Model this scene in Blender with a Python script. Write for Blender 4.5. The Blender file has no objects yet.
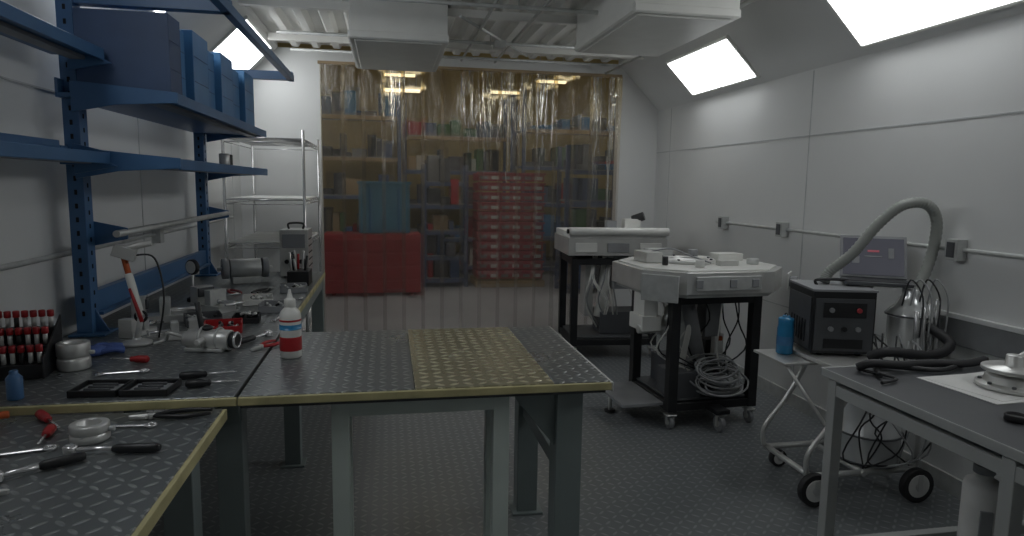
import bpy, bmesh, math, random
from mathutils import Vector, Matrix, Euler
random.seed(7)
sc=bpy.context.scene
# ---------------------------------------------------------------- materials
def srgb(c):
    return tuple(((x/255)/12.92 if x/255<=0.04045 else ((x/255+0.055)/1.055)**2.4) for x in c)
def mk(name,col,rough=0.5,metal=0.0,var=0.12,scale=6.0,bump=0.0,emis=None,es=0.0,bscale=None,coat=0.0):
    m=bpy.data.materials.new(name); m.use_nodes=True
    nt=m.node_tree; N=nt.nodes; L=nt.links
    b=N['Principled BSDF']; c=srgb(col)
    tc=N.new('ShaderNodeTexCoord'); no=N.new('ShaderNodeTexNoise')
    no.inputs['Scale'].default_value=scale; no.inputs['Detail'].default_value=5
    L.new(tc.outputs['Object'],no.inputs['Vector'])
    cr=N.new('ShaderNodeValToRGB')
    cr.color_ramp.elements[0].position=0.3; cr.color_ramp.elements[1].position=0.7
    cr.color_ramp.elements[0].color=tuple(x*(1-var) for x in c)+(1,)
    cr.color_ramp.elements[1].color=tuple(min(1,x*(1+var)) for x in c)+(1,)
    L.new(no.outputs['Fac'],cr.inputs['Fac']); L.new(cr.outputs['Color'],b.inputs['Base Color'])
    b.inputs['Roughness'].default_value=rough; b.inputs['Metallic'].default_value=metal
    b.inputs['Coat Weight'].default_value=coat
    if bump>0:
        n2=N.new('ShaderNodeTexNoise'); n2.inputs['Scale'].default_value=bscale or scale*6
        L.new(tc.outputs['Object'],n2.inputs['Vector'])
        bp=N.new('ShaderNodeBump'); bp.inputs['Strength'].default_value=bump; bp.inputs['Distance'].default_value=0.01
        L.new(n2.outputs['Fac'],bp.inputs['Height']); L.new(bp.outputs['Normal'],b.inputs['Normal'])
    if emis:
        b.inputs['Emission Color'].default_value=srgb(emis)+(1,); b.inputs['Emission Strength'].default_value=es
    return m
def tread(name,col,col2,cell,rough=0.35,metal=0.6,bump=0.5,aspect=0.16):
    m=bpy.data.materials.new(name); m.use_nodes=True
    nt=m.node_tree; N=nt.nodes; L=nt.links; b=N['Principled BSDF']
    tc=N.new('ShaderNodeTexCoord'); sp=N.new('ShaderNodeSeparateXYZ'); L.new(tc.outputs['Object'],sp.inputs[0])
    def M(op,a,b_=None,c_=None):
        n=N.new('ShaderNodeMath'); n.operation=op
        for i,v in enumerate((a,b_,c_)):
            if v is None: continue
            if isinstance(v,(int,float)): n.inputs[i].default_value=v
            else: L.new(v,n.inputs[i])
        return n.outputs[0]
    X=M('DIVIDE',sp.outputs[0],cell); Y=M('DIVIDE',sp.outputs[1],cell)
    fx=M('FLOOR',X); fy=M('FLOOR',Y)
    u=M('SUBTRACT',M('SUBTRACT',X,fx),0.5); v=M('SUBTRACT',M('SUBTRACT',Y,fy),0.5)
    par=M('FLOORED_MODULO',M('ADD',fx,fy),2.0)
    sg=M('SUBTRACT',M('MULTIPLY',par,2.0),1.0)
    v=M('MULTIPLY',v,sg)
    p=M('MULTIPLY',M('ADD',u,v),0.7071); q=M('MULTIPLY',M('SUBTRACT',u,v),0.7071)
    d=M('ADD',M('POWER',M('ABSOLUTE',M('DIVIDE',p,0.46)),2.0),M('POWER',M('ABSOLUTE',M('DIVIDE',q,aspect)),2.0))
    mask=M('SUBTRACT',1.0,d); mk_=N.new('ShaderNodeClamp'); L.new(mask,mk_.inputs[0]); mask=mk_.outputs[0]
    no=N.new('ShaderNodeTexNoise'); no.inputs['Scale'].default_value=2.2; no.inputs['Detail'].default_value=6
    L.new(tc.outputs['Object'],no.inputs['Vector'])
    mx=N.new('ShaderNodeMix'); mx.data_type='RGBA'
    mx.inputs[6].default_value=srgb(col)+(1,); mx.inputs[7].default_value=srgb(col2)+(1,)
    mm=M('MULTIPLY',M('POWER',mask,0.5),M('ADD',no.outputs['Fac'],0.2)); L.new(mm,mx.inputs[0])
    L.new(mx.outputs[2],b.inputs['Base Color'])
    r=M('ADD',M('MULTIPLY',no.outputs['Fac'],0.3),rough-0.15); L.new(r,b.inputs['Roughness'])
    b.inputs['Metallic'].default_value=metal
    bp=N.new('ShaderNodeBump'); bp.inputs['Strength'].default_value=bump; bp.inputs['Distance'].default_value=0.004
    L.new(mask,bp.inputs['Height']); L.new(bp.outputs['Normal'],b.inputs['Normal'])
    return m
WALL=mk('wall_panel_white',(216,217,216),0.5,0,0.03,1.2)
SEAM=mk('wall_seam',(182,184,184),0.6)
CEIL=mk('ceiling_deck',(228,227,222),0.5,0.0,0.06,2)
FLOOR=tread('floor_tread',(118,122,124),(160,163,164),0.05,0.36,0.15,0.3,0.15)
WFLOOR=mk('concrete',(165,167,170),0.5,0,0.08,2)
TBL=tread('bench_tread',(114,118,119),(172,175,175),0.042,0.32,0.45,0.6)
GOLDREFL=tread('polished_tread_gold_reflection',(160,156,132),(255,248,212),0.05,0.24,0.55,0.9,0.26)  # polished steel plate; gold tint and cream treads paint in the amber curtain's reflection
EDGE=mk('bench_edge_ply',(182,174,130),0.6,0,0.2,10)
LEG=mk('leg_greygreen',(126,136,135),0.45,0,0.06)
FRAME=mk('frame_lightgrey',(200,210,203),0.4,0,0.06)
BLUE=mk('rack_blue',(66,106,148),0.4,0,0.08)
DBLUE=mk('bin_darkblue',(56,80,116),0.5,0,0.1)
LBLUE=mk('bin_blue',(70,122,168),0.45,0,0.1)
DARKIN=mk('slot_dark',(22,24,28),0.8)
STEEL=mk('stainless',(208,208,205),0.33,0.5,0.08,8)
VAC=mk('polished_canister',(228,230,230),0.2,0.45,0.05,8)
GALV=mk('galvanised',(190,192,190),0.45,0.3,0.1,20)
CHROME=mk('chrome',(220,220,220),0.2,0.7,0.03)
BLACK=mk('black_powder',(32,33,35),0.45,0,0.2,10)
RUB=mk('black_rubber',(40,40,42),0.6,0,0.2,10)
GREY=mk('grey_plastic',(140,142,144),0.5)
DGREY=mk('dark_grey',(78,80,83),0.5)
WHITE=mk('machine_white',(222,222,217),0.35,0,0.04)
RED=mk('red_paint',(165,36,40),0.4,0,0.1)
WRED=mk('cabinet_red',(172,58,64),0.5,0,0.1)
ORANGE=mk('orange',(190,90,40),0.5)
BLUEB=mk('bottle_blue',(40,125,172),0.3)
CLOTH=mk('glove_blue',(70,92,150),0.8,0,0.2,12,0.3)
HOSE=mk('hose_grey',(150,153,148),0.5,0,0.06)
CABLE=mk('cable_grey',(150,152,152),0.5)
PAPER=mk('paper',(218,218,215),0.7)
SCREEN=mk('laptop_screen',(46,48,54),0.25,0,.1,6,emis=(75,76,84),es=.5)
ICON=mk('screen_icon',(150,80,90),0.4,emis=(170,80,90),es=.3)
TABTOP=mk('desk_top_dark',(74,76,79),0.4,0,0.1,5)
ALU=mk('aluminium',(192,194,192),0.4,0.3,0.05)
YEL=mk('yellow_board',(205,185,130),0.7,0,0.2,1.5)
WCEIL=mk('warehouse_ceiling_grey',(170,165,155),0.7)
BRN=mk('cardboard',(165,145,115),0.8,0,0.2,3)
WRACK=mk('warehouse_rack_blue',(90,102,132),0.6)
WDK=mk('shelf_items_grey',(100,102,108),0.6,0,.3,9)
PINK=mk('crate_red',(175,82,90),0.5,0,0.1)
SKYB=mk('tote_blue',(90,145,172),0.5,0,0.1)
GREENP=mk('green_plastic',(70,110,70),0.5)
LAMP=mk('lamp_diffuser',(230,230,230),0.5,0,0.0,1,emis=(250,253,255),es=6.0)
WFILL=mk('warehouse_fill_unseen',(230,230,230),0.5,0,0.0,1,emis=(255,250,240),es=18)  # strong fill added out of view to brighten the area behind the curtain
WLAMP2=mk('warehouse_lamp_dim',(230,230,230),0.5,0,0.0,1,emis=(255,248,230),es=2.4)
def curtain_mat():
    m=bpy.data.materials.new('amber_pvc'); m.use_nodes=True
    nt=m.node_tree; N=nt.nodes; L=nt.links; N.clear()
    out=N.new('ShaderNodeOutputMaterial'); tr=N.new('ShaderNodeBsdfTransparent'); gl=N.new('ShaderNodeBsdfGlossy')
    df=N.new('ShaderNodeBsdfDiffuse'); rf=N.new('ShaderNodeBsdfRefraction')
    tc=N.new('ShaderNodeTexCoord'); mp=N.new('ShaderNodeMapping'); mp.inputs['Scale'].default_value=(13,1,1.6)
    L.new(tc.outputs['Object'],mp.inputs[0])
    no=N.new('ShaderNodeTexNoise'); no.inputs['Scale'].default_value=1.6; no.inputs['Detail'].default_value=4; no.inputs['Distortion'].default_value=0.8
    L.new(mp.outputs[0],no.inputs['Vector'])
    sp=N.new('ShaderNodeSeparateXYZ'); L.new(tc.outputs['Object'],sp.inputs[0])
    mr=N.new('ShaderNodeMapRange'); mr.inputs[1].default_value=0.8; mr.inputs[2].default_value=2.7
    L.new(sp.outputs[2],mr.inputs[0])
    cr=N.new('ShaderNodeValToRGB'); e=cr.color_ramp.elements
    e[0].color=(0.84,0.83,0.83,1); e[1].color=(0.88,0.77,0.53,1)
    x=e.new(.55); x.color=(0.83,0.79,0.73,1)
    L.new(mr.outputs[0],cr.inputs[0]); L.new(cr.outputs[0],tr.inputs['Color']); L.new(cr.outputs[0],rf.inputs['Color'])
    rf.inputs['IOR'].default_value=1.12; rf.inputs['Roughness'].default_value=0.2
    gl.inputs['Roughness'].default_value=0.1; gl.inputs['Color'].default_value=(1,0.98,0.93,1)
    df.inputs['Color'].default_value=(0.5,0.46,0.38,1)
    bm_=N.new('ShaderNodeMapRange'); bm_.inputs[1].default_value=1.5; bm_.inputs[2].default_value=2.6; bm_.inputs[3].default_value=.3; bm_.inputs[4].default_value=1.0
    L.new(sp.outputs[2],bm_.inputs[0])
    bp=N.new('ShaderNodeBump'); bp.inputs['Distance'].default_value=0.055; L.new(bm_.outputs[0],bp.inputs['Strength'])
    L.new(no.outputs['Fac'],bp.inputs['Height'])
    L.new(bp.outputs[0],gl.inputs['Normal'])
    fr=N.new('ShaderNodeFresnel'); fr.inputs[0].default_value=1.5; L.new(bp.outputs[0],fr.inputs['Normal'])
    m0=N.new('ShaderNodeMixShader'); m0.inputs[0].default_value=0.28; L.new(tr.outputs[0],m0.inputs[1]); L.new(rf.outputs[0],m0.inputs[2])
    m1=N.new('ShaderNodeMixShader'); m1.inputs[0].default_value=0.09; L.new(m0.outputs[0],m1.inputs[1]); L.new(df.outputs[0],m1.inputs[2])
    m2=N.new('ShaderNodeMixShader'); L.new(fr.outputs[0],m2.inputs[0]); L.new(m1.outputs[0],m2.inputs[1]); L.new(gl.outputs[0],m2.inputs[2])
    L.new(m2.outputs[0],out.inputs[0]); return m
CURT=curtain_mat()
# ---------------------------------------------------------------- builder
def catmull(P,k=6):
    P=[Vector(p) for p in P]; out=[]
    Q=[P[0]]+P+[P[-1]]
    for i in range(1,len(Q)-2):
        for j in range(k):
            t=j/k; a,b,c,d=Q[i-1],Q[i],Q[i+1],Q[i+2]
            out.append(0.5*((2*b)+(c-a)*t+(2*a-5*b+4*c-d)*t*t+(3*b-a-3*c+d)*t**3))
    out.append(P[-1]); return out
class Obj:
    def __init__(s,name,loc=(0,0,0),rz=0,bevel=0.002):
        s.name=name; s.bm=bmesh.new(); s.mats=[]; s.loc=loc; s.rz=rz; s.bev=bevel
    def mi(s,m):
        if m not in s.mats: s.mats.append(m)
        return s.mats.index(m)
    def add(s,V,F,mat,smooth=False):
        vs=[s.bm.verts.new(v) for v in V]; i=s.mi(mat)
        for f in F:
            try: fc=s.bm.faces.new([vs[k] for k in f])
            except ValueError: continue
            fc.material_index=i; fc.smooth=smooth and len(f)==4
    def box(s,c,d,mat,rot=(0,0,0)):
        R=Euler([math.radians(a) for a in rot]).to_matrix(); c=Vector(c)
        V=[c+R@Vector((x*d[0]/2,y*d[1]/2,z*d[2]/2)) for x in(-1,1) for y in(-1,1) for z in(-1,1)]
        s.add(V,[(0,1,3,2),(4,6,7,5),(0,4,5,1),(2,3,7,6),(0,2,6,4),(1,5,7,3)],mat)
    def bx(s,x0,x1,y0,y1,z0,z1,mat): s.box(((x0+x1)/2,(y0+y1)/2,(z0+z1)/2),(x1-x0,y1-y0,z1-z0),mat)
    def tube(s,P,r,mat,n=8,k=6,smooth=True,ribs=0):
        P=[Vector(p) for p in P]
        if smooth and len(P)>2: P=catmull(P,k)
        V=[];F=[]; up=None
        for i,p in enumerate(P):
            t=(P[min(i+1,len(P)-1)]-P[max(i-1,0)])
            if t.length<1e-9: t=Vector((0,0,1))
            t.normalize()
            if up is None: up=Vector((0,0,1)) if abs(t.z)<0.9 else Vector((1,0,0))
            a=t.cross(up)
            if a.length<1e-6: a=t.orthogonal()
            a.normalize(); b=a.cross(t); up=b
            rr=r(i/(len(P)-1)) if callable(r) else r
            if ribs and i%2: rr*=1-ribs
            for j in range(n):
                w=2*math.pi*j/n; V.append(p+(a*math.cos(w)+b*math.sin(w))*rr)
        for i in range(len(P)-1):
            for j in range(n):
                F.append((i*n+j,i*n+(j+1)%n,(i+1)*n+(j+1)%n,(i+1)*n+j))
        F.append(tuple(range(n-1,-1,-1))); m=(len(P)-1)*n; F.append(tuple(m+j for j in range(n)))
        s.add(V,F,mat,True)
    def cyl(s,p1,p2,r,mat,r2=None,n=20):
        s.tube([p1,p2],(lambda t:r+(r2-r)*t) if r2 is not None else r,mat,n,smooth=False)
    def lathe(s,prof,c,mat,n=28,axis='Z',rz=0):
        V=[];F=[]
        for (r,h) in prof:
            for j in range(n):
                w=2*math.pi*j/n; x,y=r*math.cos(w),r*math.sin(w)
                v=Vector((x,y,h)) if axis=='Z' else (Vector((h,x,y)) if axis=='X' else Vector((x,h,y)))
                if rz: v=Matrix.Rotation(rz,3,'Z')@v
                V.append(Vector(c)+v)
        for i in range(len(prof)-1):
            for j in range(n): F.append((i*n+j,i*n+(j+1)%n,(i+1)*n+(j+1)%n,(i+1)*n+j))
        F.append(tuple(range(n-1,-1,-1))); m=(len(prof)-1)*n; F.append(tuple(m+j for j in range(n)))
        s.add(V,F,mat,True)
    def torus(s,c,R,r,mat,axis='Z',n=24,rz=0):
        P=[]
        for j in range(n+1):
            w=2*math.pi*j/n; x,y=R*math.cos(w),R*math.sin(w)
            v=Vector((x,y,0)) if axis=='Z' else (Vector((0,x,y)) if axis=='X' else Vector((x,0,y)))
            if rz: v=Matrix.Rotation(rz,3,'Z')@v
            P.append(Vector(c)+v)
        s.tube(P,r,mat,8,smooth=False)
    def prism(s,poly,z0,z1,mat,plane='XY',off=0):
        n=len(poly)
        def f(x,y,z): return (x,y,z) if plane=='XY' else ((x,z,y) if plane=='XZ' else (z,x,y))
        V=[f(x,y,z0) for x,y in poly]+[f(x,y,z1) for x,y in poly]
        F=[tuple(range(n-1,-1,-1)),tuple(range(n,2*n))]+[(i,(i+1)%n,n+(i+1)%n,n+i) for i in range(n)]
        s.add(V,F,mat)
    def done(s):
        bmesh.ops.recalc_face_normals(s.bm,faces=s.bm.faces)
        me=bpy.data.meshes.new(s.name); s.bm.to_mesh(me); s.bm.free()
        for m in s.mats: me.materials.append(m)
        o=bpy.data.objects.new(s.name,me); sc.collection.objects.link(o)
        o.location=s.loc; o.rotation_euler=(0,0,math.radians(s.rz))
        if s.bev:
            b=o.modifiers.new('bevel','BEVEL'); b.width=s.bev; b.segments=1; b.limit_method='ANGLE'; b.angle_limit=math.radians(50)
        return o
# ---------------------------------------------------------------- room
XL,XR,YB,Y0=-1.45,2.95,7.1,-1.6
ZW,ZC=2.44,2.92
o=Obj('floor',bevel=0); o.bx(XL-.1,XR+.1,Y0-.1,YB+.1,-.08,0,FLOOR); o.done()
o=Obj('floor_warehouse',bevel=0); o.bx(-6,8,YB+.1,15,-.08,-.002,WFLOOR); o.done()
def wall(name,x0,x1,xs,sgn,seams_y):
    o=Obj(name,bevel=0); o.bx(x0,x1,Y0,YB,0,ZW+.12,WALL)
    for y in seams_y: o.bx(min(xs,xs+sgn*.003),max(xs,xs+sgn*.003),y-.004,y+.004,0.1,ZW-.01,SEAM)
    for z in (0.72,1.98): o.bx(min(xs,xs+sgn*.003),max(xs,xs+sgn*.003),Y0,YB,z-.004,z+.004,SEAM)
    o.done()
wall('wall_right',XR,XR+.1,XR,-1,(-.5,1.94,4.34,6.74))
wall('wall_left',XL-.1,XL,XL,1,(-.5,1.94,4.34,6.74))
CX0,CX1,CZ=-.66,2.49,2.79
o=Obj('wall_back',bevel=0)
o.bx(XL-.1,CX0,YB,YB+.1,0,ZC,WALL); o.bx(CX1,XR+.1,YB,YB+.1,0,ZC,WALL); o.bx(CX0,CX1,YB,YB+.1,CZ,ZC,WALL); o.done()
o=Obj('wall_front',bevel=0); o.bx(XL-.1,XR+.1,Y0-.1,Y0,0,ZC,WALL); o.done()
def soffit(name,xw,sgn,zb):
    w=ZC-zb
    o=Obj(name,bevel=0)
    P=[(xw,zb),(xw-sgn*w,ZC),(xw-sgn*w,ZC+.05),(xw+sgn*.1,ZC+.05),(xw+sgn*.1,zb)]
    o.prism(P,Y0,YB,WALL,plane='XZ'); o.done()
soffit('wall_soffit_right',XR,1,ZW); soffit('wall_soffit_left',XL,-1,ZW+.09)
def panel(xw,sgn,zb,y0,y1,z0,z1):
    zc=(z0+z1)/2; xc=xw-sgn*(zc-zb); w=(z1-z0)*math.sqrt(2); L=y1-y0
    o=Obj('ceiling_light_panel',loc=(xc,(y0+y1)/2,zc),bevel=0)
    n=Vector((-sgn,0,-1)).normalized(); t=Vector((-sgn,0,1)).normalized(); yv=Vector((0,1,0))
    def slab(a0,a1,b0,b1,h0,h1,m):
        V=[n*h+t*a+yv*b for h in(h0,h1) for a in(a0,a1) for b in(b0,b1)]
        o.add(V,[(0,1,3,2),(4,6,7,5),(0,4,5,1),(2,3,7,6),(0,2,6,4),(1,5,7,3)],m)
    slab(-w/2,w/2,-L/2,L/2,0.0,.024,LAMP)
    f=.022
    slab(-w/2-f,-w/2,-L/2-f,L/2+f,0,.02,WHITE); slab(w/2,w/2+f,-L/2-f,L/2+f,0,.02,WHITE)
    slab(-w/2,w/2,-L/2-f,-L/2,0,.02,WHITE); slab(-w/2,w/2,L/2,L/2+f,0,.02,WHITE)
    o.done()
for y in (4.98,2.66,.34): panel(XR,1,ZW,y,y+1.11,2.5,2.77)
for y in (5.75,3.43,1.1): panel(XL,-1,ZW+.09,y,y+1.11,2.61,2.88)
o=Obj('ceiling',bevel=0); o.bx(XL-.1,XR+.1,Y0-.1,YB+.1,ZC+.06,ZC+.12,CEIL)
x=XL+.5
while x<XR-.5:
    o.prism([(x,ZC+.06),(x+.03,ZC+.01),(x+.09,ZC+.01),(x+.12,ZC+.06)],Y0,YB,CEIL,plane='XZ'); x+=.2
for y in (.5,1.7,2.9,4.1,5.3,6.5): o.bx(XL+.4,XR-.4,y-.03,y+.03,ZC-.05,ZC+.01,CEIL)
o.done()
o=Obj('trim_curtain_rail'); o.bx(CX0-.02,CX1+.02,YB-.03,YB-.003,CZ-.015,CZ+.015,BRN); o.done()
o=Obj('ceiling_conduit',bevel=0)
for y,z in ((4.7,2.82),(6.0,2.84),(6.8,2.85)): o.cyl((-.9,y,z),(2.4,y,z),.014,GALV,n=10)
for x in (.75,1.1): o.cyl((x,2.5,2.86),(x,7.0,2.86),.012,GALV,n=10)
o.cyl((2.3,2.5,2.8),(2.3,7.0,2.8),.014,GALV,n=10)
for y in (4.7,6.0): 
    for x in (-.3,.9,2.1): o.cyl((x,y,2.82),(x,y,2.97),.006,GALV,n=8)
o.cyl((.55,5.2,2.86),(1.35,6.6,2.86),.012,GALV,n=10); o.box((.98,6.0,2.83),(.1,.1,.06),GALV)
o.done()
def duct(x0,x1,y0,y1):
    o=Obj('ceiling_air_unit',loc=((x0+x1)/2,(y0+y1)/2,2.65),bevel=.006)
    w,l=x1-x0,y1-y0
    o.box((0,0,.16),(w,l,.32),WHITE)
    o.box((0,0,-.004),(w*.9,l*.94,.01),WHITE)
    for s in(-1,1): o.box((s*w/2,0,.03),(.02,l,.05),WHITE); o.box((0,s*l/2,.03),(w,.02,.05),WHITE)
    o.done()
duct(-.27,.45,5.15,6.5); duct(1.47,2.16,3.97,5.25)
o=Obj('baseboard_right'); o.bx(XR-.015,XR,Y0,YB,0,.1,GALV); o.done()
o=Obj('baseboard_left'); o.bx(XL,XL+.015,Y0,YB,0,.1,GALV); o.done()
o=Obj('trim_wall_guard'); o.bx(XR-.02,XR,Y0,3.2,.8,.94,GREY); o.bx(XR-.03,XR,Y0,3.2,.94,.965,WALL); o.done()
o=Obj('wall_conduit'); o.cyl((XR-.02,-1,1.3),(XR-.02,5.6,1.3),.012,GALV,n=12)
for y in(5.45,4.55,2.98): 
    o.box((XR-.035,y,1.3),(.06,.08,.11),GALV); o.box((XR-.068,y,1.3),(.006,.05,.08),DGREY)
o.done()
o=Obj('wall_conduit'); o.cyl((XL+.02,-1,1.263),(XL+.02,6.6,1.263),.012,GALV,n=12)
for y in(2.2,4.5): o.box((XL+.03,y,1.263),(.05,.07,.11),GALV)
o.done()
# ---------------------------------------------------------------- strip curtain
o=Obj('strip_curtain',loc=(0,YB-.045,0),bevel=0)
random.seed(3)
x=CX0; i=0
while x<CX1-.05:
    w=.24; xs=x; xe=min(x+w,CX1); yo=-.012*(i%2)
    ph=random.random()*6; am=.004+.006*random.random(); nx,nz=8,44
    V=[];F=[]
    for a in range(nx+1):
        for b in range(nz+1):
            u=a/nx; z=.03+(CZ-.05)*b/nz
            top=max(0,(z-1.9)/.9)
            yy=yo-.01+am*math.sin(ph+u*math.pi*2)*(1+2*top)+.006*math.sin(z*3+ph)+.008*top*math.sin(u*9+z*7+ph*2)
            V.append((xs+(xe-xs)*u,yy,z))
    for a in range(nx):
        for b in range(nz):
            k=a*(nz+1)+b; F.append((k,k+nz+1,k+nz+2,k+1))
    o.add(V,F,CURT,True); x+=.2; i+=1
o.done()
# ---------------------------------------------------------------- warehouse beyond the curtain
o=Obj('wall_warehouse',bevel=0); o.bx(-6,8,14.5,14.6,0,5,YEL); o.bx(-6.1,-6,7.2,14.6,0,5,WCEIL); o.bx(8,8.1,7.2,14.6,0,5,WCEIL); o.done()
o=Obj('ceiling_warehouse',bevel=0); o.bx(-6,8,YB+.1,14.6,4.6,4.7,WCEIL); o.done()
for (x,y,z,m) in ((.2,11.3,3.35,WLAMP2),(2.75,11.3,3.35,WLAMP2),(.2,9.6,2.88,WLAMP2),(1.9,11,3.1,WLAMP2),(-2.6,9.4,4.3,WFILL),(.4,8.6,4.3,WFILL),(.4,10.2,4.3,WFILL),(2.6,9.4,4.3,WFILL),(4.6,9.3,4.3,WFILL)):  # low dim ones are visible fixtures; high strong ones are added unseen fill
    o=Obj('warehouse_strip_or_fill_light',loc=(x,y,z)); d=.75 if m is WFILL else .5; o.box((0,0,0),(d,.2 if m is WFILL else .1,.03),m); o.box((0,0,.03),(d+.05,.22,.025),WHITE)
    for s in(-.2,.2): o.cyl((s,0,.04),(s,0,4.58-z),.006,GALV,n=6)
    o.done()
random.seed(11)
def rack(x0,x1,y,depth,zs,top):
    o=Obj('warehouse_storage_rack',loc=((x0+x1)/2,y,0)); w=(x1-x0)/2
    for sx in(-w,w):
        for sy in(-depth/2,depth/2): o.box((sx,sy,top/2),(.06,.06,top),WRACK)
    cols=[BRN,WRACK,DBLUE,DGREY,GREY,WDK,WDK,WRED,BLACK,DGREY,LBLUE,DGREY,WHITE,GREENP]
    for z in zs:
        o.box((0,-depth/2,z),(2*w,.05,.06),BRN if z>1.9 else WRACK); o.box((0,0,z+.03),(2*w,depth,.03),GREY)
        xx=-w+.05
        while xx<w-.25:
            ww=random.uniform(.07,.28); h=random.uniform(.06,.42); 
            o.box((min(xx+ww/2,w-ww/2-.04),random.uniform(-.15,.05),z+.045+h/2),(ww*.9,.4,h),random.choice(cols)); xx+=ww
    o.done()
rack(-1.6,.2,12.2,.8,(.1,.7,1.35,2.0,2.7),3.3)
rack(.3,2.2,12.3,.8,(.1,.6,1.2,1.8,2.4),3.2)
rack(2.35,4.3,12.0,.8,(.1,.65,1.25,1.9,2.55),3.3)
rack(2.6,3.7,9.8,.5,(.1,.5,.9,1.35,1.8),2.2)
rack(.55,1.2,10.6,.5,(.1,.45,.85,1.25,1.6),1.9)
o=Obj('red_tool_cabinet',loc=(-.22,9.9,0)); o.box((0,0,.46),(1.35,.6,.84),WRED)
for i in range(4):
    o.box((0,-.31,.14+.2*i),(1.28,.02,.17),WRED); o.box((0,-.33,.2+.2*i),(1.0,.02,.02),WRED)
for sx in(-.55,.55):
    for sy in (-.2,.2): o.cyl((sx,sy,0),(sx,sy,.05),.03,RUB)
o.done()
o=Obj('blue_storage_tote',loc=(-.05,9.95,.885)); o.box((0,0,.36),(.72,.5,.7),SKYB); o.box((0,0,.72),(.76,.54,.04),SKYB)
for s in(-.2,0,.2): o.box((s,-.26,.34),(.03,.02,.6),LBLUE)
o.done()
o=Obj('red_crate_stack',loc=(1.88,10.5,0)); o.box((0,0,.06),(1.1,.7,.1),BRN)
for i in range(11):
    z=.2+i*.152; o.box((0,0,z),(1.04,.62,.12),PINK); o.box((0,-.32,z+.055),(1.08,.03,.03),PINK)
    for k in range(6): o.box((-.43+k*.172,-.315,z-.01),(.11,.01,.05),WHITE if k%2 else GREY)
o.done()
# ---------------------------------------------------------------- work benches
ZT=.9
o=Obj('long_workbench'); 
o.bx(XL+.02,-.5,2.24,5.4,ZT-.035,ZT,TBL); o.bx(-.5,-.492,3.2,5.4,ZT-.04,ZT-.004,EDGE)
o.bx(XL+.02,-.492,2.225,2.24,ZT-.03,ZT-.003,EDGE)
o.bx(-.56,-.5,2.3,5.35,ZT-.11,ZT-.036,LEG)
for x in(-.54,-1.36):
    for y in(2.36,3.8,5.25): 
        o.box((x,y,(ZT-.036)/2),(.085,.085,ZT-.036),LEG); o.box((x,y,.006),(.13,.13,.012),LEG)
o.bx(-1.36,-.54,5.22,5.28,.25,.31,LEG)
o.done()
o=Obj('welding_table'); 
o.bx(-.488,.085,2.24,3.19,ZT-.02,ZT,TBL); o.bx(.087,.58,2.24,3.19,ZT-.02,ZT+.001,GOLDREFL); o.bx(.582,.79,2.24,3.19,ZT-.02,ZT,TBL)
o.bx(-.488,.78,2.26,3.18,ZT-.05,ZT-.021,DGREY)
o.bx(-.488,.79,2.225,2.24,ZT-.03,ZT-.003,EDGE); o.bx(.79,.797,2.225,3.19,ZT-.035,ZT,STEEL)
for (x,y) in ((.66,2.36),(.66,3.08)):
    o.box((x,y,.425),(.1,.1,.85),LEG); o.box((x,y,.006),(.15,.15,.012),LEG)
o.bx(-.4,.7,3.06,3.1,ZT-.11,ZT-.05,LEG)
o.prism([(.615,.848),(.44,.848),(.47,.8),(.615,.62)],2.34,2.38,LEG,plane='XZ')
o.bx(.63,.69,2.42,3.04,.5,.56,LEG)
o.done()
o=Obj('support_stand'); 
for x in(-.17,.40):
    for y in (2.33,2.5): o.box((x,y,.42),(.06,.055,.84),FRAME); o.box((x,y,.005),(.09,.08,.01),FRAME)
    o.bx(x-.025,x+.025,2.33,2.5,.79,.845,FRAME)
for y in(2.33,2.5): o.bx(-.17,.40,y-.027,y+.027,.79,.848,FRAME)
o.done()
ZN=.87
o=Obj('near_workbench')
o.bx(XL+.02,-.53,.2,2.21,ZN-.035,ZN,TBL); o.bx(-.53,-.517,.2,2.21,ZN-.037,ZN-.002,EDGE)
for y in(.35,2.06):
    for x in(-.62,-1.36): o.box((x,y,(ZN-.036)/2),(.085,.085,ZN-.036),LEG); o.box((x,y,.006),(.13,.13,.012),LEG)
o.bx(-.64,-.58,.35,2.06,ZN-.1,ZN-.036,LEG)
o.done()
# ---------------------------------------------------------------- blue shelving over bench
o=Obj('blue_bench_shelving')
PX=-1.34
for y in(1.2,3.26,5.24):
    z0=ZT+.001 if y>2 else ZN+.001
    o.box((PX,y,(z0+2.56)/2),(.065,.08,2.56-z0),BLUE); o.box((PX+.02,y,z0+.006),(.15,.15,.01),BLUE)
    o.prism([(PX+.03,z0+.01),(PX+.09,z0+.01),(PX+.03,z0+.12)],y-.004,y+.004,BLUE,plane='XZ')
    z=z0+.1
    while z<2.52:
        o.box((PX,y-.04,z),(.012,.004,.022),DARKIN)
        o.box((PX+.033,y,z+.03),(.003,.012,.02),DARKIN); z+=.06
def shelf(y0,y1,z,depth):
    xf=PX+depth
    o.bx(PX-.02,xf,y0,y1,z-.02,z,BLUE); o.bx(xf,xf+.012,y0,y1,z-.035,z+.012,BLUE); o.bx(PX-.03,PX-.02,y0,y1,z-.02,z+.06,BLUE)
    o.bx(xf-.12,xf-.06,y0,y1,z-.035,z-.02,GREY)
    for y in(y0,y1):
        s=.006; yy=y
        o.prism([(PX+.03,z+.05),(xf+.01,z+.015),(xf+.01,z-.03),(PX+.2,z-.045),(PX+.03,z-.08)],yy-s,yy+s,BLUE,plane='XZ')
shelf(3.16,5.3,1.96,.44); shelf(3.16,5.3,1.68,.44)
shelf(1.1,3.15,2.13,.16); shelf(1.1,3.15,1.7,.16)
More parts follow.
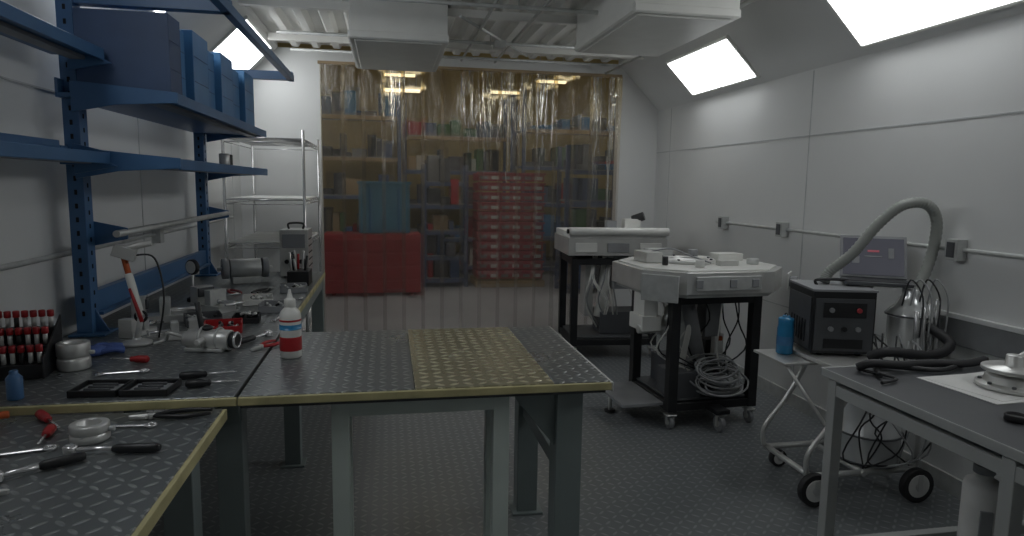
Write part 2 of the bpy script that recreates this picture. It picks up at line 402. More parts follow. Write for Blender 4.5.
for y in(1.2,3.26,5.24): o.bx(PX,-.68,y-.03,y+.03,2.34,2.4,BLUE)
o.bx(-.72,-.68,1.2,5.3,2.34,2.385,BLUE)
o.bx(PX-.02,PX+.02,3.3,5.2,.98,1.09,BLUE); o.bx(PX+.02,PX+.05,3.3,5.2,.98,.995,BLUE)
for y in(3.26,5.24): o.prism([(PX+.03,1.41),(PX+.17,1.38),(PX+.17,1.33),(PX+.03,1.30)],y+.04,y+.05,BLUE,plane='XZ')
o.cyl((-1.18,3.2,1.36),(-1.18,5.3,1.36),.016,GALV,n=14)
o.done()
ys=[3.19,3.38,3.56,3.86,4.12,4.44,4.76]; ws=[.17,.15,.28,.23,.29,.29,.3]
for i,(y,w) in enumerate(zip(ys,ws)):
    h=.35 if i==0 else (.36,.34)[i%2]; m=DBLUE if i<1 else LBLUE
    o=Obj('blue_magazine_bin',loc=(-1.295,y,1.962)); d=.37 if i%2==0 else .34
    t=.006
    side=[(0,0),(d,0),(d,h),(0,h)]
    o.prism(side,0,t,m,plane='XZ'); o.prism(side,w-t,w,m,plane='XZ')
    o.bx(0,d,t,w-t,0,t,m); o.bx(d-t,d,t,w-t,0,h,m); o.bx(0,t,t,w-t,0,h,m)
    o.bx(.02,d-.03,t+.01,w-t-.01,t,h*.7,DBLUE)
    for z in (.12,.24): o.box((d+.001,w/2,z),(.003,w*.9,.004),DBLUE)
    o.done()
o=Obj('metal_can',loc=(-1.1,4.9,1.681)); o.lathe([(.035,0),(.035,.1),(.03,.105)],(0,0,0),STEEL); o.done()
o=Obj('metal_can',loc=(-1.12,5.08,1.681)); o.lathe([(.035,0),(.035,.1),(.03,.105)],(0,0,0),BLACK); o.done()
# ---------------------------------------------------------------- wire shelving
o=Obj('wire_shelving_unit',bevel=0)
x0,x1,y0,y1=-1.3,-.68,5.75,6.95
for x in(x0,x1):
    for y in(y0,y1):
        o.cyl((x,y,.03),(x,y,2.02),.0125,CHROME,n=10); o.cyl((x,y,0),(x,y,.03),.02,RUB,n=10)
for z in(.35,1.09,1.45,1.95):
    for zz in(z,z-.035):
        for p,q in(((x0,y0),(x1,y0)),((x1,y0),(x1,y1)),((x1,y1),(x0,y1)),((x0,y1),(x0,y0))): o.cyl((p[0],p[1],zz),(q[0],q[1],zz),.005,CHROME,n=6)
    y=y0+.04
    while y<y1: o.cyl((x0,y,z),(x1,y,z),.003,CHROME,n=5); y+=.04
    if z in(1.09,1.45): o.bx(x0+.02,x1-.02,y0+.02,y1-.02,z+.004,z+.014,PAPER)
    for k in range(14):
        ya=y0+(y1-y0)*k/14; o.cyl((x1,ya,z-.035 if k%2 else z),(x1,ya+.085,z if k%2 else z-.035),.003,CHROME,n=5)
o.done()
o=Obj('silver_power_supply',loc=(-.68,5.2,ZT+.001)); o.box((0,0,.18),(.2,.28,.34),STEEL); o.box((0,-.143,.27),(.16,.01,.1),GREY)
for k in range(3): o.cyl((-.05+.05*k,-.142,.12),(-.05+.05*k,-.165,.12),.016,BLACK)
for s in(-.07,.07):
    for yy in (-.1,.1): o.cyl((s,yy,0),(s,yy,.012),.012,RUB)
for k in range(5): o.box((.102,.0,.08+.05*k),(.004,.2,.01),DARKIN)
o.tube([(-.05,0,.35),(-.05,0,.39),(.05,0,.39),(.05,0,.35)],.008,BLACK)
o.done()
# ---------------------------------------------------------------- bench clutter
o=Obj('spray_bottle',loc=(-.388,2.73,ZT+.001),rz=20)
o.lathe([(.036,0),(.042,.006),(.042,.165),(.038,.185),(.02,.205),(.018,.215)],(0,0,0),WHITE)
o.lathe([(.0425,.03),(.0428,.032),(.0428,.085),(.0425,.087)],(0,0,0),RED); o.lathe([(.0425,.115),(.0427,.116),(.0427,.135),(.0425,.137)],(0,0,0),BLUEB); o.lathe([(.0425,.148),(.0427,.149),(.0427,.156),(.0425,.157)],(0,0,0),RED)
o.lathe([(.022,.205),(.022,.235),(.012,.24),(.007,.262),(.005,.275)],(0,0,0),WHITE)
o.done()
o=Obj('clamp_optics_assembly',loc=(-.74,2.89,ZT+.001),rz=-15)
o.cyl((-.08,0,.045),(.1,0,.045),.042,STEEL,n=28); o.cyl((.1,0,.045),(.125,0,.045),.034,BLACK,n=28); o.torus((.125,0,.045),.03,.006,CHROME,'X')
o.cyl((-.1,0,.045),(-.08,0,.045),.03,GALV); o.torus((-.02,0,.051),.043,.006,GALV,'X'); o.torus((.05,0,.051),.043,.005,GALV,'X')
o.box((0,0,.008),(.16,.09,.014),GALV); o.cyl((-.04,.03,.07),(-.07,.05,.19),.011,BLACK); o.tube([(-.1,0,.05),(-.16,-.02,.07),(-.2,.03,.03),(-.24,0,.015)],.008,STEEL)
o.cyl((.0,-.04,.05),(.0,-.09,.05),.012,STEEL); o.lathe([(.02,0),(.022,.01),(.01,.02)],(0,0,.085),BLACK)
o.done()
o=Obj('black_case_tray',loc=(-.86,2.34,ZT+.001),rz=-4)
for sx in(-.078,.078):
    o.box((sx,0,.004),(.15,.13,.008),BLACK)
    for s in(-1,1): o.box((sx+s*.072,0,.013),(.006,.13,.02),BLACK); o.box((sx,s*.062,.013),(.15,.006,.02),BLACK)
    o.box((sx,0,.0095),(.12,.1,.003),GREY)
    for k in range(3): o.cyl((sx-.04,-.03+.03*k,.016),(sx+.04,-.03+.03*k,.016),.005,DGREY)
o.cyl((-.07,.066,.01),(.07,.066,.01),.004,STEEL)
o.done()
def fitting(name,loc,r,h):
    o=Obj(name,loc=loc)
    o.lathe([(r*.95,0),(r,.004),(r,h*.4),(r*.93,h*.42),(r*.93,h*.5),(r,h*.52),(r,h-.004),(r*.95,h),(r*.6,h),(r*.6,h*.6),(.002,h*.6)],(0,0,0),STEEL,36)
    o.cyl((r*.95,0,h*.6),(r*1.3,0,h*.6),.008,GALV); o.done()
fitting('machined_metal_collar',(-1.15,2.66,ZT+.001),.055,.1); fitting('machined_metal_collar',(-.83,1.985,ZN+.001),.05,.05)
o=Obj('blue_work_glove',loc=(-1.17,2.86,ZT+.001),rz=25,bevel=0)
o.lathe([(.045,.002),(.055,.012),(.05,.028),(.02,.036)],(0,0,0),CLOTH)
for k in range(4): o.tube([(.03,-.035+.023*k,.015),(.07,-.045+.03*k,.022),(.11,-.05+.033*k+.01*(k%2),.013)],.011,CLOTH)
o.tube([(0,.04,.015),(.03,.075,.018),(.06,.09,.014)],.012,CLOTH); o.tube([(-.02,0,.03),(-.09,-.01,.034)],lambda t:.025+.008*t,CLOTH,10)
o.done()
o=Obj('red_bit_rack',loc=(-1.32,2.62,ZT+.001),rz=8)
for lvl in range(3):
    z=.03+.05*lvl; y=.07*lvl-.07
    o.box((0,y,z/2+.01),(.22,.06,z+.02),BLACK)
    for k in range(8):
        xx=-.095+k*.027; o.cyl((xx,y,z+.02),(xx,y,z+.06),.008,BLACK if (k+lvl)%5==0 else STEEL,n=10); o.cyl((xx,y,z+.06),(xx,y,z+.085),.011,RED,n=10)
for s in(-.113,.113): o.prism([(-.11,0),(.11,0),(.11,.19),(-.11,.07)],s-.003,s+.003,BLACK,plane='YZ')
o.done()
o=Obj('articulated_work_clamp',loc=(-1.06,3.03,ZT+.001))
o.lathe([(.06,0),(.06,.012),(.02,.02),(.015,.03)],(0,0,0),STEEL); o.cyl((0,0,.02),(.02,0,.12),.012,STEEL)
o.cyl((.02,0,.12),(-.03,.03,.3),.016,WHITE); o.cyl((.03,-.02,.1),(-.02,.01,.24),.008,RED); o.cyl((-.03,.03,.3),(-.05,.04,.38),.012,ORANGE)
o.box((-.04,.03,.39),(.09,.05,.05),STEEL,rot=(0,20,10)); o.cyl((-.08,.02,.4),(.06,.05,.43),.014,STEEL); o.torus((.02,0,.12),.022,.006,BLACK,'Y')
o.tube([(0,.03,.38),(.06,.08,.36),(.1,.05,.2),(.08,.02,.02)],.004,BLACK)
o.done()
o=Obj('dial_gauge',loc=(-1.12,4.1,ZT+.001),rz=-30)
o.lathe([(.04,-.01),(.045,-.005),(.045,.012),(.04,.016)],(0,0,.2),BLACK,axis='Y'); o.lathe([(.036,-.013),(.036,-.0105)],(0,0,.2),PAPER,axis='Y'); o.cyl((0,0,.01),(0,0,.16),.006,STEEL); o.lathe([(.035,0),(.035,.02),(.01,.03)],(0,0,0),BLACK); o.done()
def vise(loc,rz,k=1):
    o=Obj('steel_precision_vise',loc=loc,rz=rz)
    o.box((0,0,.015*k),(.2*k,.09*k,.03*k),STEEL); o.box((-.075*k,0,.06*k),(.05*k,.085*k,.09*k),STEEL); o.box((.02*k,0,.06*k),(.04*k,.085*k,.075*k),GALV)
    o.cyl((.03*k,0,.045*k),(.15*k,0,.045*k),.01*k,CHROME); o.cyl((.15*k,-.05*k,.045*k),(.15*k,.05*k,.045*k),.006*k,CHROME); o.box((-.045*k,0,.08*k),(.01*k,.08*k,.04*k),DGREY); o.done()
vise((-1.12,3.52,ZT+.001),15,1.2); vise((-.94,3.8,ZT+.001),-40,1.2); vise((-1.12,3.22,ZT+.001),70,.8); vise((-.92,3.12,ZT+.001),200,.8)
def partbin(loc,rz,m,w=.16,d=.11,h=.05):
    o=Obj('small_parts_bin',loc=loc,rz=rz)
    o.box((0,0,.003),(w,d,.006),m)
    for s in(-1,1): o.box((s*w/2,0,h/2),(.005,d,h),m); 
    o.box((0,d/2,h/2),(w,.005,h),m); o.box((0,-d/2,h*.35),(w,.005,h*.7),m)
    random.seed(int(loc[0]*-1000))
    for k in range(12):
        a=(random.uniform(-w*.35,w*.35),random.uniform(-d*.3,d*.3),.012+random.uniform(0,.03)); b=(a[0]+random.uniform(-.03,.03),a[1]+random.uniform(-.02,.02),a[2]+.01)
        o.cyl(a,b,.007,random.choice([STEEL,GALV,BLACK,STEEL]),n=8)
    o.done()
partbin((-.76,3.24,ZT+.001),10,RED); partbin((-.6,3.74,ZT+.001),-5,GREY); partbin((-.9,3.44,ZT+.001),20,DGREY); partbin((-.74,3.97,ZT+.001),10,WHITE)
partbin((-.6,4.4,ZT+.001),10,GREY); partbin((-.7,3.46,ZT+.001),5,BLACK,.12,.1,.04)
def plier(loc,rz,m,L=.2):
    o=Obj('pliers',loc=loc,rz=rz)
    for s in(-1,1):
        o.tube([(0,0,.01),(-L*.25,s*.02,.01),(-L*.6,s*.03,.01),(-L*.95,s*.018,.01)],lambda t:.005+.003*math.sin(t*3.1),m,8)
        o.prism([(0,0),(.015,s*.012),(.06,s*.004),(.065,0)],.002,.014,STEEL)
    o.cyl((0,0,.001),(0,0,.018),.011,STEEL); o.done()
def driver(loc,rz,m,L=.2):
    o=Obj('screwdriver',loc=loc,rz=rz); r=.014
    o.lathe([(r*.6,-L*.5),(r,-L*.46),(r,-L*.2),(r*.7,-L*.08),(r*.8,-L*.03),(r*.4,0)],(0,0,r),m,axis='X'); o.cyl((0,0,r),(L*.5,0,r),.0035,CHROME,n=10); o.prism([(L*.5,-.004),(L*.55,-.003),(L*.55,.003),(L*.5,.004)],r-.001,r+.001,STEEL); o.done()
def wrench(loc,rz,L=.18):
    o=Obj('combination_wrench',loc=loc,rz=rz)
    o.box((0,0,.005),(L*.8,.013,.006),CHROME); o.torus((L*.44,0,.006),.013,.005,CHROME,n=14)
    o.prism([(-L*.38,-.009),(-L*.45,-.018),(-L*.53,-.014),(-L*.47,-.005),(-L*.47,.005),(-L*.53,.014),(-L*.45,.018),(-L*.38,.009)],.002,.011,CHROME); o.done()
def ratchet(loc,rz,L=.24):
    o=Obj('ratchet_wrench',loc=loc,rz=rz)
    o.lathe([(.009,-L*.55),(.013,-L*.5),(.013,-L*.1),(.008,-L*.04)],(0,0,.014),BLACK,axis='X'); o.cyl((-L*.05,0,.014),(L*.35,0,.014),.007,CHROME,n=12)
    o.lathe([(.016,0),(.018,.004),(.018,.022),(.014,.026)],(L*.4,0,0),CHROME); o.done()
zn=ZN+.001; zt=ZT+.001
ratchet((-.74,1.87,zn),176,.24); ratchet((-.87,1.77,zn),215,.2); wrench((-.98,1.9,zn),15); plier((-.93,1.64,zn),10,RUB)
driver((-1.0,2.13,zn),-50,RED,.17); driver((-1.18,1.99,zn),-20,BLACK,.16); driver((-.95,2.0,zn),-80,RED,.12); driver((-1.14,1.83,zn),15,GREENP,.14)
plier((-.72,2.14,zn),185,BLACK,.18); wrench((-.76,2.07,zn),-3,.14)
driver((-.60,2.36,zt),8,BLACK,.16); driver((-.64,2.47,zt),12,BLACK,.18)
o=Obj('red_bar_clamp',loc=(-1.22,2.12,zn),rz=15); o.box((0,0,.015),(.14,.02,.008),RED); o.box((-.065,0,.03),(.02,.03,.055),RED); o.box((.02,0,.03),(.025,.03,.055),RED); o.cyl((.03,0,.03),(.11,0,.03),.011,ORANGE); o.done()
o=Obj('blue_spray_can',loc=(-1.17,2.3,zt)); o.lathe([(.022,0),(.023,.004),(.023,.07),(.015,.08),(.012,.082),(.012,.092),(.01,.094)],(0,0,0),BLUE); o.done()
driver((-.8,4.2,zt),80,RED,.2); driver((-.97,4.22,zt),40,BLACK,.18); wrench((-.58,4.05,zt),30,.16); plier((-.76,4.5,zt),70,BLACK,.2); plier((-1.0,4.45,zt),120,RED,.18)
ratchet((-.58,3.05,zt),60,.2); wrench((-.56,3.5,zt),80,.14); wrench((-.95,2.56,zt),10,.16); driver((-.98,2.72,zt),170,RED,.14); plier((-.53,2.88,zt),-120,RED,.12)
o=Obj('bench_grinder_motor',loc=(-.98,4.85,zt),rz=20); o.cyl((-.1,0,.1),(.1,0,.1),.065,GALV,n=28); o.cyl((-.15,0,.1),(-.11,0,.1),.07,GREY,n=28); o.cyl((.11,0,.1),(.15,0,.1),.07,GREY,n=28); o.box((0,0,.022),(.18,.12,.044),GALV); o.cyl((-.18,0,.1),(.18,0,.1),.012,STEEL); o.done()
o=Obj('black_tool_organizer',loc=(-.6,4.72,zt)); o.box((0,0,.05),(.14,.2,.1),BLACK)
random.seed(5)
for k in range(10): 
    xx,yy=random.uniform(-.05,.05),random.uniform(-.08,.08); o.cyl((xx,yy,.09),(xx+random.uniform(-.02,.02),yy,.17+random.uniform(0,.06)),.008,random.choice([STEEL,BLACK,RED,STEEL]),n=8)
o.done()
# ---------------------------------------------------------------- machine carts
def caster(o,x,y,r=.045):
    o.cyl((x-.014,y,r),(x+.014,y,r),r,GREY,n=20); o.cyl((x-.018,y,r),(x+.018,y,r),r*.4,STEEL,n=12)
    for s in(-.024,.024): o.box((x+s,y,r+.015),(.004,.03,r*1.3),STEEL)
    o.box((x,y,r*2+.006),(.07,.07,.008),STEEL)
def cart(name,loc,rz,w,d,topw,topd,variant):
    o=Obj(name,loc=loc,rz=rz,bevel=.003)
    hw,hd=w/2,d/2
    for sx in(-1,1):
        for sy in(-1,1):
            o.box((sx*hw,sy*hd,.51),(.065,.065,.78),BLACK); caster(o,sx*hw,sy*hd)
    for z in(.15,.87):
        for s in(-1,1): o.box((0,s*hd,z),(w,.055,.055),BLACK); o.box((s*hw,0,z),(.055,d,.055),BLACK)
    o.box((0,0,.19),(w,d,.012),DGREY)
    c=min(topw,topd)*.24; a,b=topw/2,topd/2
    oct_=[(-a,-b+c),(-a+c,-b),(a-c,-b),(a,-b+c),(a,b-c),(a-c,b),(-a+c,b),(-a,b-c)]
    if variant=='B':
        o.prism(oct_,.93,1.07,STEEL); o.prism([(x*.94,y*.94) for x,y in oct_],.905,.93,GALV); o.prism([(x*.93,y*.93) for x,y in oct_],1.07,1.082,WHITE)
        o.box((-.02,-b-.006,1.0),(topw*.44,.014,.09),GALV)
        for k in (0,3,5): o.box((-a+c+.08+k*.08,-b-.014,1.0),(.05,.012,.05),GREY)
        o.box((a+.005,0,1.0),(.012,.3,.12),STEEL); o.box((a-.06,-b+.06,1.0),(.16,.012,.11),WHITE,rot=(0,0,45)); o.box((-a+.06,-b+.06,.97),(.24,.014,.17),GALV,rot=(0,0,-45))
        o.cyl((a-.08,-b+.03,1.0),(a-.045,-b-.005,1.0),.035,GREY)
        o.lathe([(.2,1.083),(.2,1.105),(.15,1.105),(.15,1.09),(.01,1.09)],(-.05,.05,0),STEEL,36)
        o.box((.3,.1,1.11),(.2,.12,.05),WHITE); o.box((-.32,.1,1.12),(.12,.2,.07),STEEL); o.cyl((.1,.22,1.085),(.1,.22,1.15),.035,GREY); o.box((.12,-.2,1.1),(.14,.06,.035),STEEL)
        o.cyl((-.12,-.26,1.083),(-.12,-.26,1.13),.03,STEEL); o.cyl((.35,-.15,1.083),(.35,-.15,1.12),.04,GALV); o.cyl((-.3,-.12,1.083),(-.3,-.12,1.14),.02,BLACK); o.box((-.15,.28,1.12),(.2,.08,.07),GALV)
        for k in range(8): w_=k*math.pi/4; o.cyl((-.05+.175*math.cos(w_),.05+.175*math.sin(w_),1.105),(-.05+.175*math.cos(w_),.05+.175*math.sin(w_),1.115),.01,DGREY,n=8)
        o.tube([(-.3,.1,1.15),(-.2,.0,1.18),(-.1,-.1,1.14),(0,-.2,1.1)],.006,GREY,6)
        o.box((-.42,-.1,.83),(.1,.16,.16),WHITE); o.box((-.42,-.1,.7),(.14,.2,.1),WHITE); o.cyl((-.42,-.1,.62),(-.42,-.1,.66),.05,GREY); o.cyl((-.3,-.16,.66),(-.5,-.16,.66),.03,STEEL)
        o.cyl((-.3,-.12,.6),(-.24,-.12,.8),.035,STEEL)
        o.cyl((-.05,0,.45),(-.05,0,.9),.06,GALV); o.cyl((.0,-.1,.4),(-.12,-.1,.88),.05,GREY); o.box((.1,0,.72),(.12,.2,.3),GREY)
        o.cyl((-.16,-.12,.3),(-.05,-.12,.88),.02,WHITE)
        o.box((-.05,.05,.3),(.3,.35,.2),DGREY); o.box((.18,.1,.36),(.14,.2,.32),BLACK); o.box((.17,-.05,.5),(.07,.05,.16),WHITE); o.box((.17,-.08,.55),(.03,.03,.03),ORANGE)
        o.box((-.18,-.15,.28),(.2,.24,.18),DGREY)
        random.seed(21)
        for k in range(16):
            R=.09+random.uniform(0,.07); cx,cy=.05+random.uniform(-.04,.04),-hd+.02+random.uniform(-.06,.06); tz=.33+random.uniform(-.07,.07); tilt=random.uniform(-.5,.5)
            P=[(cx+R*1.3*math.cos(w),cy+R*.45*math.sin(w),tz+R*.5*math.sin(w+tilt)) for w in [j*math.pi/6 for j in range(13)]]
            o.tube(P,.007,CABLE if k%3 else GREY,6,k=2)
        for k in range(12):
            xx=random.uniform(-.35,.3); yy=random.uniform(-.25,-.02)
            o.tube([(xx,yy,.91),(xx+random.uniform(-.08,.08),yy-.04,.7),(xx+random.uniform(-.12,.12),yy,.5),(.05+random.uniform(-.1,.1),-.2,.3)],.006,random.choice([CABLE,WHITE,BLACK,BLACK]),6,k=5)
        o.box((-.42,.02,.155),(.4,.5,.02),GREY); o.cyl((-.56,.12,.0),(-.56,.12,.15),.012,STEEL); o.cyl((-.56,.12,0),(-.56,.12,.015),.04,BLACK)
        caster(o,.0,-hd-.12,.055); o.box((0,-hd-.06,.14),(.1,.2,.03),BLACK)
    else:
        o.prism([(-a,-b),(a,-b),(a,b),(-a,b)],.93,1.08,STEEL); o.box((0,0,1.105),(topw*.97,topd*.97,.05),PAPER); 
        for k in range(3): o.box((-.3+.3*k,-b-.008,1.0),(.2,.014,.08),WHITE if k!=1 else GREY)
        o.cyl((-a,-b-.01,1.14),(a,-b-.01,1.14),.035,WHITE); o.cyl((-a-.02,-b-.01,1.14),(-a,-b-.01,1.14),.02,BLACK)
        o.box((.25,.1,1.18),(.16,.12,.1),WHITE); o.cyl((.26,.1,1.22),(.36,.05,1.26),.04,BLACK); o.box((.05,.12,1.17),(.1,.08,.08),GREY)
        o.cyl((-.1,-.1,.35),(-.02,-.1,.93),.05,WHITE); o.box((.12,0,.75),(.2,.2,.3),GREY); o.box((.1,-.02,.3),(.4,.3,.2),DGREY); o.box((-.2,0,.6),(.08,.2,.5),STEEL)
        random.seed(8)
        for k in range(9):
            xx=random.uniform(-.3,.35)
            o.tube([(xx,-.15,.93),(xx-.06,-.28,.72),(xx+random.uniform(-.1,.1),-.22,.5),(xx+.06,-.1,.25)],.008,random.choice([WHITE,CABLE,BLACK]),6,k=5)
    return o.done()
cart('optics_machine_cart',(2.12,4.32,0),4,.6,.56,1.06,.9,'B')
cart('welding_machine_cart',(2.08,6.1,0),-4,.76,.55,.92,.72,'A').scale.z=1.05
# ---------------------------------------------------------------- vacuum trolley
o=Obj('fume_extraction_trolley',loc=(2.42,3.12,0),bevel=.002)
for s in(-.2,.2): o.cyl((-.3,s,.14),(.32,s,.14),.016,STEEL,n=12)
for s in(-.3,0,.32): o.cyl((s,-.22,.14),(s,.22,.14),.016,STEEL,n=12)
def wheel(x,y,r,ax='Y'):
    o.cyl((x,y-.018,r),(x,y+.018,r),r,RUB,n=26); o.cyl((x,y-.021,r),(x,y+.021,r),r*.68,PAPER,n=26); o.cyl((x,y-.026,r),(x,y+.026,r),r*.25,STEEL,n=14)
    o.box((x,y-.028,r+.02),(.03,.004,r),STEEL); o.box((x,y+.028,r+.02),(.03,.004,r),STEEL)
wheel(-.3,-.24,.085); wheel(.26,-.28,.09); wheel(-.2,.24,.05); wheel(.28,.24,.075)
o.lathe([(.02,.155),(.15,.155),(.16,.175),(.16,.3),(.165,.305),(.165,.325),(.16,.33),(.16,.55),(.17,.555),(.17,.575),(.15,.6),(.1,.64),(.02,.66)],(.13,-.06,0),VAC,40)
o.torus((.13,-.06,.315),.167,.006,DGREY,n=40); o.torus((.13,-.06,.565),.172,.007,DGREY,n=40); o.torus((.13,-.06,.165),.158,.008,DGREY,n=40)
for w in(0,2,4,5.2): o.box((.13+.17*math.cos(w),-.06+.17*math.sin(w),.5),(.02,.03,.1),CHROME,rot=(0,0,math.degrees(w)))
for s in (-.2,.2): o.tube([(-.32,s,.15),(-.32,s,.26),(-.2,s,.42),(-.1,s,.6),(-.08,s,.72)],.014,STEEL,10)
o.cyl((.32,-.2,.14),(.32,-.2,.71),.014,STEEL); o.cyl((.32,.2,.14),(.32,.2,.71),.014,STEEL)
o.box((.08,.02,.712),(.62,.5,.02),STEEL)
o.box((-.29,.1,.69),(.2,.3,.014),STEEL); o.cyl((-.36,-.02,.68),(-.22,-.18,.4),.01,STEEL)
o.lathe([(.02,.73),(.11,.73),(.11,.93),(.12,.935),(.12,.95),(.08,.99),(.05,1.05),(.05,1.08)],(.35,-.04,0),VAC,32)
o.torus((.35,-.04,.94),.121,.005,DGREY,n=36)
for k in range(4): o.cyl((.28+.04*k,-.17,.74),(.28+.04*k,-.16,.98+.02*k),.013,CHROME)
arch=[(-.04,.16,1.09),(-.01,.16,1.15),(.08,.1,1.26),(.18,.05,1.42),(.28,0,1.525),(.40,-.03,1.53),(.47,-.03,1.43),(.46,-.02,1.24),(.39,-.03,1.08),(.35,-.04,1.04)]
o.tube(arch,.03,HOSE,14,k=14,ribs=.14)
o.tube([(.35,-.16,.9),(.36,-.3,.84),(.2,-.36,.8),(-.02,-.34,.82),(-.08,-.28,.78)],.026,RUB,12,k=8,ribs=.08)
random.seed(31)
for k in range(11):
    a=random.uniform(.0,.33)
    o.tube([(a,-.2,.83+random.uniform(0,.05)),(a+random.uniform(-.1,.1),-.3,.7+random.uniform(-.1,.1)),(a+random.uniform(-.15,.12),-.32,.5),(a+random.uniform(-.2,.1),-.26,.3+random.uniform(-.1,.1)),(.05+random.uniform(-.15,.2),-.24,.18)],.005,random.choice([BLACK,BLACK,CABLE,BLACK]),6,k=5)
for k in range(4):
    a=.24+.05*k
    o.tube([(a,-.1,1.0),(a+.02,-.12,1.14),(a+.05,-.18,1.05),(a+.03,-.2,.85)],.005,(BLACK,CABLE)[k%2],6,k=5)
o.done()
o=Obj('welding_power_source',loc=(2.4,3.24,.724),rz=-14,bevel=.006)
o.box((0,0,.18),(.32,.36,.33),BLACK); o.box((0,0,.352),(.33,.37,.012),GREY); o.box((-.163,0,.17),(.008,.32,.28),DGREY); o.box((0,-.183,.17),(.30,.008,.28),DGREY)
o.box((.0,-.189,.25),(.22,.006,.08),BLACK)
for (u,v,m) in ((-.07,.25,GREY),(.07,.25,WRED),(-.07,.15,GREY),(.0,.15,BLACK),(.07,.15,GREY)): o.cyl((u,-.187,v),(u,-.203,v),.013,m)
o.box((0,-.189,.07),(.2,.006,.05),BLACK)
for k in range(6): o.box((-.168,-.1+.04*k,.12),(.004,.012,.12),DARKIN)
o.tube([(-.08,0,.355),(-.08,0,.385),(.08,0,.385),(.08,0,.355)],.008,BLACK)
for sx in(-.1,.1):
    for sy in(-.14,.14): o.cyl((sx,sy,-.0),(sx,sy,.015),.015,RUB)
o.done()
o=Obj('laptop',loc=(2.64,3.2,1.1),rz=-30)
o.box((0,0,.0),(.33,.22,.018),DGREY); o.box((0,-.01,.0105),(.28,.11,.004),BLACK)
o.box((0,.15,.125),(.34,.012,.25),GREY,rot=(-24,0,0)); o.box((0,.142,.127),(.31,.006,.22),SCREEN,rot=(-24,0,0))
for (a,b,c,d) in ((0,.0,.09,.012),(0,.03,.06,.02),(-.09,-.02,.04,.07),(.09,.02,.03,.1)): o.box((a,.1385+b*.4,.128+b),(c,.003,d*.6),ICON if b==.03 else GREY,rot=(-24,0,0))
o.cyl((-.12,.11,.0),(.12,.11,.0),.008,BLACK)
o.cyl((-.02,.06,-.02),(-.02,.06,-.375),.02,STEEL); o.box((0,.03,-.015),(.2,.15,.012),STEEL)
o.done()
o=Obj('blue_water_bottle',loc=(2.15,3.26,.698)); o.lathe([(.03,0),(.044,.005),(.044,.14),(.04,.16),(.04,.165),(.041,.2),(.02,.205),(.02,.215)],(0,0,0),BLUEB); o.torus((0,0,.21),.015,.004,BLACK,'X'); o.lathe([(.0445,.05),(.0448,.052),(.0448,.1),(.0445,.102)],(0,0,0),LBLUE); o.done()
# ---------------------------------------------------------------- right desk
o=Obj('equipment_desk')
o.bx(1.69,2.88,.75,2.3,.872,.9,TABTOP); o.bx(1.685,1.69,.75,2.3,.87,.902,ALU); o.bx(1.685,2.88,2.3,2.305,.87,.902,ALU)
for x in(1.73,2.83):
    for y in(.8,1.5,2.26): o.box((x,y,.436),(.045,.045,.872),ALU); o.box((x,y,.01),(.07,.07,.018),BLACK)
    o.bx(x-.02,x+.02,.8,2.26,.8,.845,ALU)
for y in(.8,2.26): o.bx(1.73,2.83,y-.02,y+.02,.8,.845,ALU)
o.bx(1.73,2.83,2.24,2.28,.15,.19,ALU)
o.done()
o=Obj('white_paper_sheet',loc=(2.22,1.98,.9015),rz=4,bevel=0); o.box((0,0,0),(.5,.32,.002),PAPER); o.box((.01,.02,.0015),(.46,.28,.001),PAPER,rot=(0,0,6)); o.done()
o=Obj('round_metal_flange',loc=(2.2,1.95,.9045)); o.lathe([(.11,0),(.115,.004),(.115,.016),(.09,.02),(.085,.045),(.06,.05),(.055,.06),(.1,.062),(.1,.075),(.03,.08),(.028,.12),(.01,.122)],(0,0,0),STEEL,44)
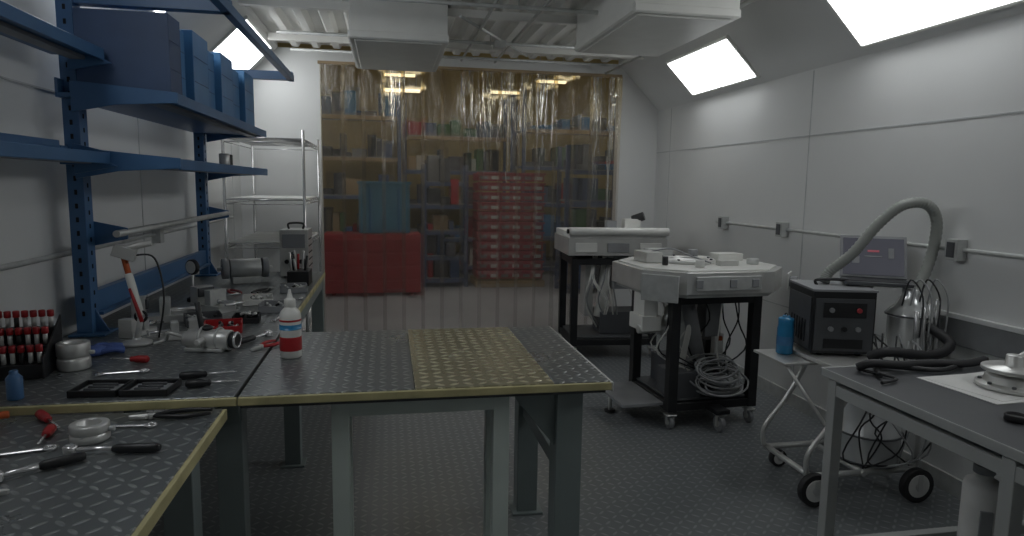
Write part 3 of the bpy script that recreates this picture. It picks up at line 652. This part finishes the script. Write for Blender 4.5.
for k in range(8): w=k*math.pi/4; o.cyl((.098*math.cos(w),.098*math.sin(w),.016),(.098*math.cos(w),.098*math.sin(w),.026),.007,DGREY,n=8)
o.cyl((.0,0,.1),(.14,.05,.13),.012,STEEL)
o.done()
o=Obj('black_lens_cap',loc=(1.9,1.66,.901)); o.lathe([(.03,0),(.032,.004),(.032,.02),(.026,.022),(.026,.012),(.002,.012)],(0,0,0),BLACK); o.done()
o=Obj('black_hose_coil',bevel=0)
o.tube([(1.78,2.22,.92),(1.83,2.2,.94),(1.95,2.2,.93),(2.1,2.22,.925),(2.25,2.2,.925),(2.38,2.24,.925)],.016,RUB,10,k=8)
o.tube([(1.8,2.12,.915),(1.9,2.24,.915),(2.1,2.16,.915),(2.3,2.26,.915)],.01,BLACK,8)
o.tube([(1.75,2.05,.91),(1.85,2.1,.91),(1.8,2.24,.91),(2.0,2.25,.912)],.006,BLACK,8)
o.done()
o=Obj('white_fluid_jug',loc=(2.12,1.95,0)); o.lathe([(.055,.0),(.062,.01),(.062,.54),(.055,.56),(.03,.575),(.03,.59)],(0,0,0),PAPER,28); o.cyl((0,0,.59),(0,0,.62),.035,GREY); o.box((-.03,-.055,.42),(.04,.01,.1),GREY,rot=(0,0,-30))
for k in range(4): o.torus((0,0,.1+.06*k),.062,.004,PAPER)
o.done()
# ---------------------------------------------------------------- world, camera, colour
w=bpy.data.worlds.new('world'); sc.world=w; w.use_nodes=True
w.node_tree.nodes['Background'].inputs[0].default_value=(.5,.55,.6,1); w.node_tree.nodes['Background'].inputs[1].default_value=.15
cam=bpy.data.cameras.new('camera'); co=bpy.data.objects.new('camera',cam); sc.collection.objects.link(co); sc.camera=co
cam.sensor_width=36; cam.lens=665/1024*36; cam.clip_start=.02
F=Vector((.1826,.9755,-.1236)).normalized(); R=Vector((.9833,-.1822,.0149)); R=(R-F*R.dot(F)).normalized(); U=R.cross(F)
M=Matrix((R,U,-F)).transposed().to_4x4(); M.translation=Vector((0,0,1.6)); co.matrix_world=M
sc.view_settings.view_transform='Standard'; sc.view_settings.look='None'
